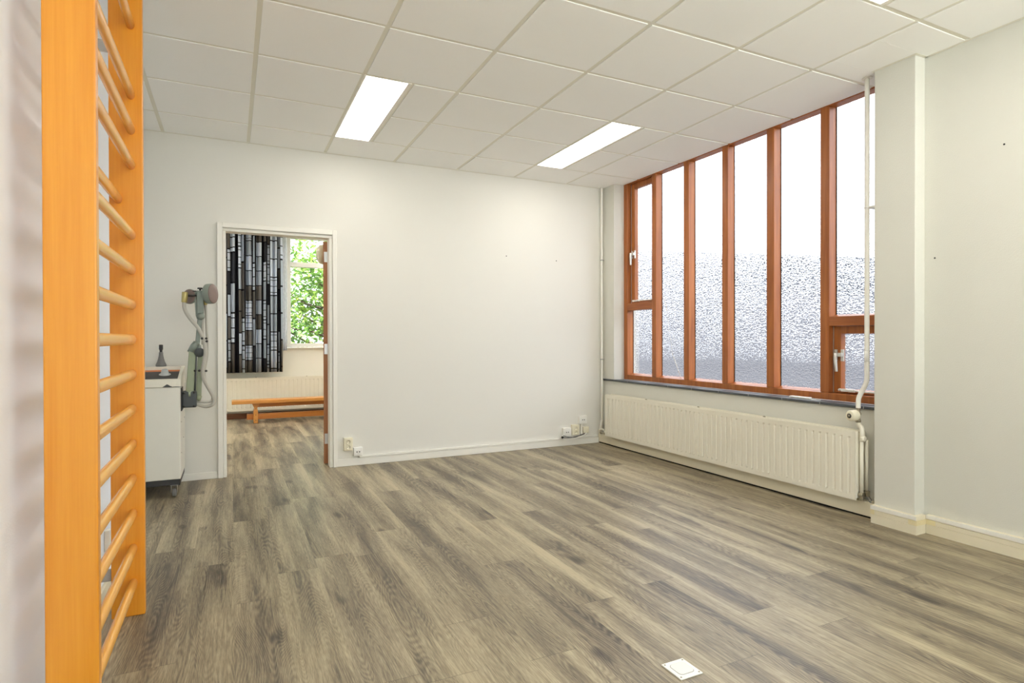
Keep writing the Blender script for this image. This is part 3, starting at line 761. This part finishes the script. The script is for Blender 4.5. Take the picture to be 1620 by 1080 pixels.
# sloping console lid: outer wedge with raised rim around the control panel
ZF, ZB = .829, .905
yB = 5.06-my      # where the slope meets the flat rear shelf
b = MB(); xl, xr, yf, yb = x0-.005, x1+.004, y0-.006, y1+.004
def zt(y): return ZF + (ZB-ZF)*min(1, (y-yf)/(yB-yf))
b.prism([(yf, .776), (yb, .776), (yb, ZB), (yB, ZB), (yB-.001, ZB-.028), (yf+.03, ZF-.018), (yf+.03, ZF+.004), (yf, ZF)], xl+.022, xr-.022, 0)
ck = [(yf, .776), (yb, .776), (yb, ZB), (yB, ZB), (yf, ZF)]; b.prism(ck, xr-.022, xr, 0); b.prism(ck, xl, xl+.022, 0)
b.build('lid', 'mach_top', mc, .002, seg=1)
def slope_strip(fa, fb, name, mat, lift, xa=xl+.024, xb=xr-.024):
    ya, yb2 = yf+.031+(yB-yf-.033)*fa, yf+.031+(yB-yf-.033)*fb
    za, zb = [ZF-.018 + (ZB-.028-ZF+.018)*f + lift for f in (fa, fb)]
    b = MB(); b.hexa([(xa,ya,za-.001),(xb,ya,za-.001),(xb,yb2,zb-.001),(xa,yb2,zb-.001),(xa,ya,za+.002),(xb,ya,za+.002),(xb,yb2,zb+.002),(xa,yb2,zb+.002)])
    return b.build(name, mat, mc)
slope_strip(.14, .86, 'control_panel', 'dark', .0015); slope_strip(.86, 1.0, 'panel_edge', 'orange', .0015); slope_strip(0, .14, 'panel_lip', 'knobgrey', .0015)
b = MB(); b.lathe([(0,0),(.038,0),(.038,.004),(.026,.008),(.022,.032),(.017,.040),(0,.041)], at(-.437, 4.93, .852), (0,-.25,1), 24); b.build('control_knob', 'knobgrey', mc)
# scuffed chip on the lid edge
b = MB(); 
for cx, wdt, h in ((-.405,.030,.020),(-.385,.016,.007),(-.355,.050,.004)):
    b.hexa([at(cx-wdt,4.7125,.7757),at(cx+wdt,4.7125,.7757),at(cx+wdt,4.7135,.7757),at(cx-wdt,4.7135,.7757),at(cx-.003,4.7125,.7757+h),at(cx+.003,4.7125,.7757+h),at(cx+.003,4.7135,.7757+h),at(cx-.003,4.7135,.7757+h)])
b.build('paint_chip', 'slategrey', mc)
b = MB()
for (yy, zz) in ((4.80,.52),(4.80,.30),(5.08,.52),(5.0,.38)): b.lathe([(.004,0),(.004,.002),(0,.002)], at(-.326, yy, zz), (1,0,0), 8)
build_each(b, 'side_screw', 'rubber', mc)
for (cx, cyy) in ((-.368, 4.765), (-.368, 5.115), (-.745, 4.765), (-.745, 5.115)):
    b = MB(); b.box(cx-.024-mx, cx+.024-mx, cyy-.024-my, cyy+.024-my, .082, .088)
    b.prism([(cyy-.020-my, .082), (cyy+.020-my, .082), (cyy+.004-my, .028), (cyy-.014-my, .028)], cx-.020-mx, cx-.017-mx, 0)
    b.prism([(cyy-.020-my, .082), (cyy+.020-my, .082), (cyy+.004-my, .028), (cyy-.014-my, .028)], cx+.017-mx, cx+.020-mx, 0)
    cst = b.build('caster', 'steel', mc)
    b = MB(); b.lathe([(0,0),(.024,0),(.030,.004),(.030,.022),(.024,.026),(0,.026)], at(cx-.013, cyy-.006, .0305), (1,0,0), 22); b.build('caster_wheel', 'rubber', cst)
# arm mount
b = MB(); b.box(*[v for v in (-.3255-mx, -.319-mx)], 4.755-my, 4.90-my, .600, .765); b.build('mounting_plate', 'dark', mc, .002)
am = MB(); am.box(-.3185-mx, -.228-mx, 4.775-my, 4.865-my, .620, .738); am = am.build('arm_base', 'slategrey', mc, .010, seg=3)
b = MB()
for x, z in ((-.305,.728),(-.243,.728),(-.305,.630),(-.243,.630)): b.lathe([(.008,0),(.008,.005),(.004,.007),(0,.007)], at(x, 4.775, z), (0,-1,0), 8)
build_each(b, 'bolt', 'dark', am)
def bar(pa, pb, w, d, name, mat, parent=mc, bev=.006, taper=1.0):
    pa, pb = Vector(at(*pa)), Vector(at(*pb)); ax_ = (pb-pa).normalized(); s_ = Vector((0,1,0)).cross(ax_).normalized(); t_ = Vector((0,1,0))
    b = MB(); P = []
    for p, k in ((pa, 1), (pb, taper)):
        for a, c in ((-1,-1),(1,-1),(1,1),(-1,1)): P.append(p + s_*a*w/2*k + t_*c*d/2*k)
    return b.hexa(P).build(name, mat, parent, bev, seg=3)
lowA = bar((-.272,4.80,.720), (-.254,4.80,1.030), .048, .040, 'lower_arm', 'green', taper=.9)
lowB = bar((-.218,4.845,.690), (-.205,4.845,1.000), .036, .034, 'lower_arm', 'green', taper=.9)
b = MB(); b.tube([at(-.243,4.822,.72), at(-.237,4.822,.85), at(-.232,4.822,1.02)], .008, 8); b.lathe([(.012,0),(.012,.03)], at(-.239,4.822,.88)); b.build('spring_rod', 'slategrey', mc)
b = MB(); b.tube([at(-.272,4.80,.74), at(-.272,4.80,.70)], .026, 14); b.tube([at(-.214,4.845,.70), at(-.226,4.845,.665)], .020, 14); b.build('pivot', 'green', mc)
# elbow
b = MB(); b.tube([at(-.262,4.80,1.015), at(-.245,4.81,1.055), at(-.225,4.815,1.085)], [.026,.026,.024], 14); b.tube([at(-.205,4.845,.985), at(-.212,4.83,1.02), at(-.222,4.82,1.06)], [.018,.02,.022], 14)
b.lathe([(0,0),(.020,.001),(.020,.05),(0,.052)], at(-.228,4.79,1.078), (0,1,0), 18); b.build('elbow_joint', 'greygreen', mc)
b = MB(); b.lathe([(.010,-.002),(.016,.006),(.024,.012),(.032,.022),(.034,.032),(.028,.042),(0,.046)], at(-.212,4.800,1.022), (.15,-1,-.25), 20); b.build('tension_knob', 'slategrey', mc)
bar((-.222,4.822,1.08), (-.203,4.822,1.29), .030, .026, 'upper_arm', 'greygreen')
bar((-.190,4.845,1.07), (-.186,4.845,1.40), .018, .018, 'upper_arm', 'hose')
b = MB(); b.lathe([(0,-.028),(.018,-.022),(.026,-.008),(.027,.006),(.020,.021),(0,.028)], at(-.200,4.815,1.276), (0,-1,0), 20)
b.tube([at(-.228,4.82,1.268), at(-.200,4.82,1.276)], .013, 12); b.build('ball_joint', 'greygreen', mc)
fork = bar((-.203,4.820,1.295), (-.204,4.820,1.462), .044, .032, 'fork', 'greygreen', taper=1.05)
bar((-.226,4.822,1.275), (-.236,4.822,1.42), .012, .014, 'fork_spring', 'greygreen', bev=.002)
b = MB(); b.lathe([(.006,0),(.006,.010),(.018,.011),(.018,.020),(.014,.022),(0,.022)], at(-.204,4.82,1.462), (0,0,1), 14); b.build('thumb_screw', 'dark', fork)
b = MB(); b.lathe([(.004,0),(.004,.008),(.013,.009),(.013,.016),(0,.017)], at(-.240,4.83,1.445), (-.1,0,1), 12); b.build('thumb_screw', 'dark', fork)
# electrode heads
def head(c, ax_, r, t, name='electrode_head'):
    a = Vector(ax_).normalized(); c = Vector(at(*c))
    o = MB().lathe([(0,0),(r*.80,0),(r*.97,t*.15),(r,t*.35),(r,t*.80),(r*.96,t*.9)], c, ax_, 32).build(name, 'gold' if name == 'x' else 'greygreen', mc)
    MB().lathe([(r*.95, t*.88),(r*.97, t*.93),(r*.93,t),(r*.5,t*1.04),(0,t*1.05)], c, ax_, 32).build('pad', 'pad', o)
    return o
head((-.165,4.800,1.438), (.86,-.40,.03), .073, .055)
hl = head((-.262,4.860,1.418), (-.55,-.75,.05), .054, .026)
b = MB(); b.tube([at(-.292,4.80,1.424), at(-.225,4.815,1.424)], .008, 10); b.build('electrode_stem', 'dark', mc)
b = MB(); b.tube([at(-.185,4.82,1.436), at(-.155,4.80,1.438)], .014, 10); b.build('electrode_stem', 'greygreen', mc)
b = MB(); b.tube([at(-.298,4.79,1.447), at(-.300,4.79,1.41), at(-.304,4.79,1.372)], [.0195,.0195,.0175], 18); b.build('hose_cap', 'gold', mc, .003)
b = MB(); b.tube([at(-.172,4.835,1.42), at(-.170,4.84,1.36)], .012, 14); b.build('hose_cap', 'gold', mc, .003)
hosep = [(-.304,4.79,1.375),(-.302,4.785,1.335),(-.288,4.78,1.295),(-.256,4.775,1.245),(-.220,4.77,1.198),(-.194,4.765,1.145),(-.176,4.76,1.085),(-.170,4.76,1.02),(-.178,4.765,.95),(-.188,4.77,.885),(-.184,4.78,.83),(-.162,4.79,.775),(-.132,4.80,.715),(-.116,4.805,.668),(-.128,4.81,.632),(-.170,4.815,.620),(-.232,4.82,.640)]
b = MB(); b.tube(smooth_path([at(*p) for p in hosep], 6), .0125, 14); b.build('hose', 'hose', mc)
hp2 = [(-.170,4.84,1.365),(-.166,4.85,1.28),(-.164,4.86,1.18),(-.160,4.87,1.08),(-.163,4.87,.98),(-.178,4.87,.88),(-.172,4.87,.80),(-.148,4.865,.74),(-.128,4.86,.69),(-.135,4.855,.655),(-.175,4.85,.648),(-.232,4.845,.655)]
b = MB(); b.tube(smooth_path([at(*p) for p in hp2], 6), .0085, 12); b.build('hose', 'hose', mc)
b = MB()
for x, z in ((-.190,1.115),(-.163,1.115),(-.160,1.095),(-.235,.885),(-.208,.885),(-.165,.882)): b.lathe([(.008,0),(.009,.004),(.006,.012),(0,.012)], at(x, 4.752, z), (0,-1,0), 10)
build_each(b, 'hose_clip', 'dark', mc)
# grey nozzle standing on the rear shelf of the lid
nz = empty('applicator', (-.478, 5.115, .9055), label='small grey cone-shaped applicator standing on top of the machine', cat='applicator')
MB().lathe([(0,0),(.034,0),(.036,.006),(.035,.014),(.026,.034),(.019,.060),(.0145,.085),(.0135,.105),(.012,.108)], (0,0,.0005), seg=22).build('cone', 'rubber', nz)
MB().lathe([(.009,.0),(.010,.016),(.0135,.020),(.0135,.052),(.011,.056),(0,.056)], (0,0,.108), seg=18).build('cap', 'dark', nz)

# ------------------------------------------------------------------ next room: window, curtains, bench
w2 = empty('window_2', kind=ST)
b = MB(); y0, y1 = 9.02, 9.09
for x0, x1 in ((-1.2,-1.14),(-.30,-.25),(.725,.777),(1.72,1.77),(2.54,2.6)): b.box(x0, x1, y0, y1, .99, 2.62)
for x0, x1 in ((-1.14,-.30),(-.25,.725),(.777,1.72),(1.77,2.54)):
    b.box(x0, x1, y0, y1, .99, 1.045); b.box(x0, x1, y0, y1, 2.56, 2.62); b.box(x0, x1, y0+.002, y1, 2.150, 2.222)
b.build('window_frame', 'white', w2, .005)
b = MB()
for x0, x1 in ((-1.14,-.30),(-.25,.725),(.777,1.72),(1.77,2.54)): b.box(x0, x1, 9.05, 9.055, 1.045, 2.15); b.box(x0, x1, 9.05, 9.055, 2.222, 2.56)
b.build('pane', 'cglass', w2)
MB().box(-1.24, 2.64, 8.96, 9.019, .972, .989).build('window_sill', 'white', w2, .003)
def folded(x0, x1, z0, z1, y, amp, n, full, name, mat, label, cat, seed=1, hem=.0):
    rnd = random.Random(seed); N = n*14; bm = bmesh.new(); uvl = bm.loops.layers.uv.new('UVMap')
    ph = [rnd.uniform(.75, 1.3) for _ in range(n+2)]
    rows = 10; g_ = []
    for j in range(rows+1):
        fz = j/rows; row = []
        for i in range(N+1):
            s = i/N; a = s*n; k = int(a); fr_ = a-k
            am_ = amp*ph[k]*(.75+.35*(1-fz))
            yy = y + am_*math.sin(2*math.pi*a + .35*math.sin(3*fz+k)) 
            xx = x0 + (x1-x0)*s + .007*math.sin(2*math.pi*a*2+fz*2)
            row.append((bm.verts.new((xx, yy, z0+(z1-z0)*fz)), s*full, fz*(z1-z0)))
        g_.append(row)
    for j in range(rows):
        for i in range(N):
            q = (g_[j][i], g_[j][i+1], g_[j+1][i+1], g_[j+1][i]); f = bm.faces.new([v[0] for v in q]); f.smooth = True
            for lp_, v in zip(f.loops, q): lp_[uvl].uv = (v[1], v[2])
    me = bpy.data.meshes.new(name); bm.to_mesh(me); bm.free(); me.materials.append(M[mat])
    o = bpy.data.objects.new(name, me); COL.objects.link(o); o['label'] = label; o['category'] = cat
    so = o.modifiers.new('solid', 'SOLIDIFY'); so.thickness = .0015
    return o
folded(-.95, .648, .648, 2.66, 8.83, .034, 24, 2.4, 'curtain', 'curtain', 'dark curtain with grey and white block pattern beyond the doorway', 'curtain', 3)
folded(.62, .712, .945, 2.66, 8.90, .008, 4, .2, 'net_curtain', 'net', 'thin white net curtain at the edge of the dark curtain', 'net curtain', 5)
MB().box(-1.25, 2.65, 8.80, 8.93, 2.665, 2.699).build('curtain_rail', 'white', bevel=.003, label='white curtain rail at the ceiling of the next room', cat='curtain rail')
bn = empty('bench', (1.4, 8.5, 0), label='low wooden gym bench in front of the radiator in the next room', cat='bench')
bx = 1.4
MB().box(0-bx, 3.0-bx, -.13, .10, .262, .305).build('seat_board', 'bench', bn, .005)
for x in (.258, 2.70):
    b = MB(); b.prism([(x-bx, 0), (x+.055-bx, 0), (x+.055-bx, .15), (x+.045-bx, .20), (x+.075-bx, .2615), (x-.02-bx, .2615), (x+.010-bx, .20), (x-bx, .15)], -.09, .06, 1)
    lg = b.build('leg', 'bench', bn, .003)
    b = MB()
    for z in (.04, .11, .19): b.lathe([(.005,0),(.005,.0015),(0,.0015)], (x+.0275-bx, -.09, z), (0,-1,0), 8)
    build_each(b, 'bolt', 'dark', lg)
MB().box(.18-bx, .2575-bx, -.03, .02, .045, .118).build('beam', 'bench2', bn, .003)
MB().box(.3135-bx, 2.6995-bx, -.03, .02, .045, .118).build('beam', 'bench2', bn, .003)
b = MB(); b.box(.31-bx, 2.69-bx, -.012, .002, .205, .2615); b.build('under_rail', 'bench2', bn)

# ------------------------------------------------------------------ outside
MB().box(-40, 5.8, 9.5, 70, -.40, -.30).build('lawn', 'ground', kind=ST)
b = MB(); b.box(4.2, 60, -40, 9.5, -.40, -.30); b.box(5.8, 60, 9.5, 70, -.40, -.30); b.build('pavement', 'paving', kind=ST)
MB().box(-40, 4.2, -40, -2.8, -.40, -.30).build('bounce_yard', 'bounce_yard', kind=ST)  # unseen pale ground added to bounce light in from behind the camera
nb = empty('neighbouring_building', (16, 10, -.3), label='grey building seen blurred through the textured glass', cat='building')
MB().prism([(-24, 0), (50, 0), (50, 5.0), (9, 4.75), (-2, 3.05), (-24, 2.6)], -1.5, 6, 0).build('wall', 'brick_out', nb)
MB().prism([(-24.3, 2.605), (-2, 3.055), (9, 4.755), (50.3, 5.005), (50.3, 5.15), (9, 4.90), (-2, 3.20), (-24.3, 2.75)], -1.7, 6.2, 0).build('roof', 'slate', nb)
def tree(name, x, y, h, cr, n, seed, label):
    rnd = random.Random(seed); r = empty(name, (x, y, -.3), label=label, cat='tree', group='trees outside the next room')
    b = MB(); tips = []
    b.tube(smooth_path([(0,0,0),(.05,.02,h*.25),(-.04,.05,h*.5),(.03,0,h*.8),(0,0,h)], 4), [.09]*5+[.07]*4+[.05]*4+[.03]*4, 8)
    for k in range(26):
        z0 = h*rnd.uniform(.12, .9); a = rnd.uniform(0, 6.28); L = cr*rnd.uniform(.5, 1.0)
        p = [Vector((0,0,z0))]
        for i in range(3): p.append(p[-1] + Vector((math.cos(a)*L/3, math.sin(a)*L/3, L/3*rnd.uniform(.1,.6)))); a += rnd.uniform(-.4,.4)
        b.tube(smooth_path(p, 3), [.022]*4+[.014]*3+[.008]*3, 6); tips += p[1:]+[(p[1]+p[2])/2, (p[2]+p[3])/2]
    b.build('trunk', 'bark', r)
    bm = bmesh.new()
    for k in range(n):
        t = rnd.choice(tips); c = t + Vector((rnd.gauss(0,.26), rnd.gauss(0,.26), rnd.gauss(0,.22)))
        s = rnd.uniform(.035, .075); e = Euler((rnd.uniform(-.9,.9), rnd.uniform(-.9,.9), rnd.uniform(0,6.28))).to_matrix()
        pts = [(-1,0,0),(-.2,.5,.1),(.5,.42,.05),(1.1,0,-.15),(.5,-.42,.05),(-.2,-.5,.1)]
        vs = [bm.verts.new(c + e @ (Vector(q)*s)) for q in pts]
        bm.faces.new((vs[0], vs[1], vs[5])); bm.faces.new((vs[1], vs[2], vs[4], vs[5])); bm.faces.new((vs[2], vs[3], vs[4]))
    b = MB(); b.b.free(); b.b = bm; b.build('foliage', 'leaf', r)
tree('tree', 1.9, 13.0, 4.6, 1.7, 7500, 3, 'leafy green tree outside the next room window, nearest the glass')
tree('tree', 3.4, 20.5, 5.5, 2.0, 5000, 8, 'leafy green tree outside, further right behind the nearest tree')
tree('tree', -2.4, 15.6, 5.5, 1.7, 5000, 12, 'leafy green tree outside, hidden mostly by the dark curtain')
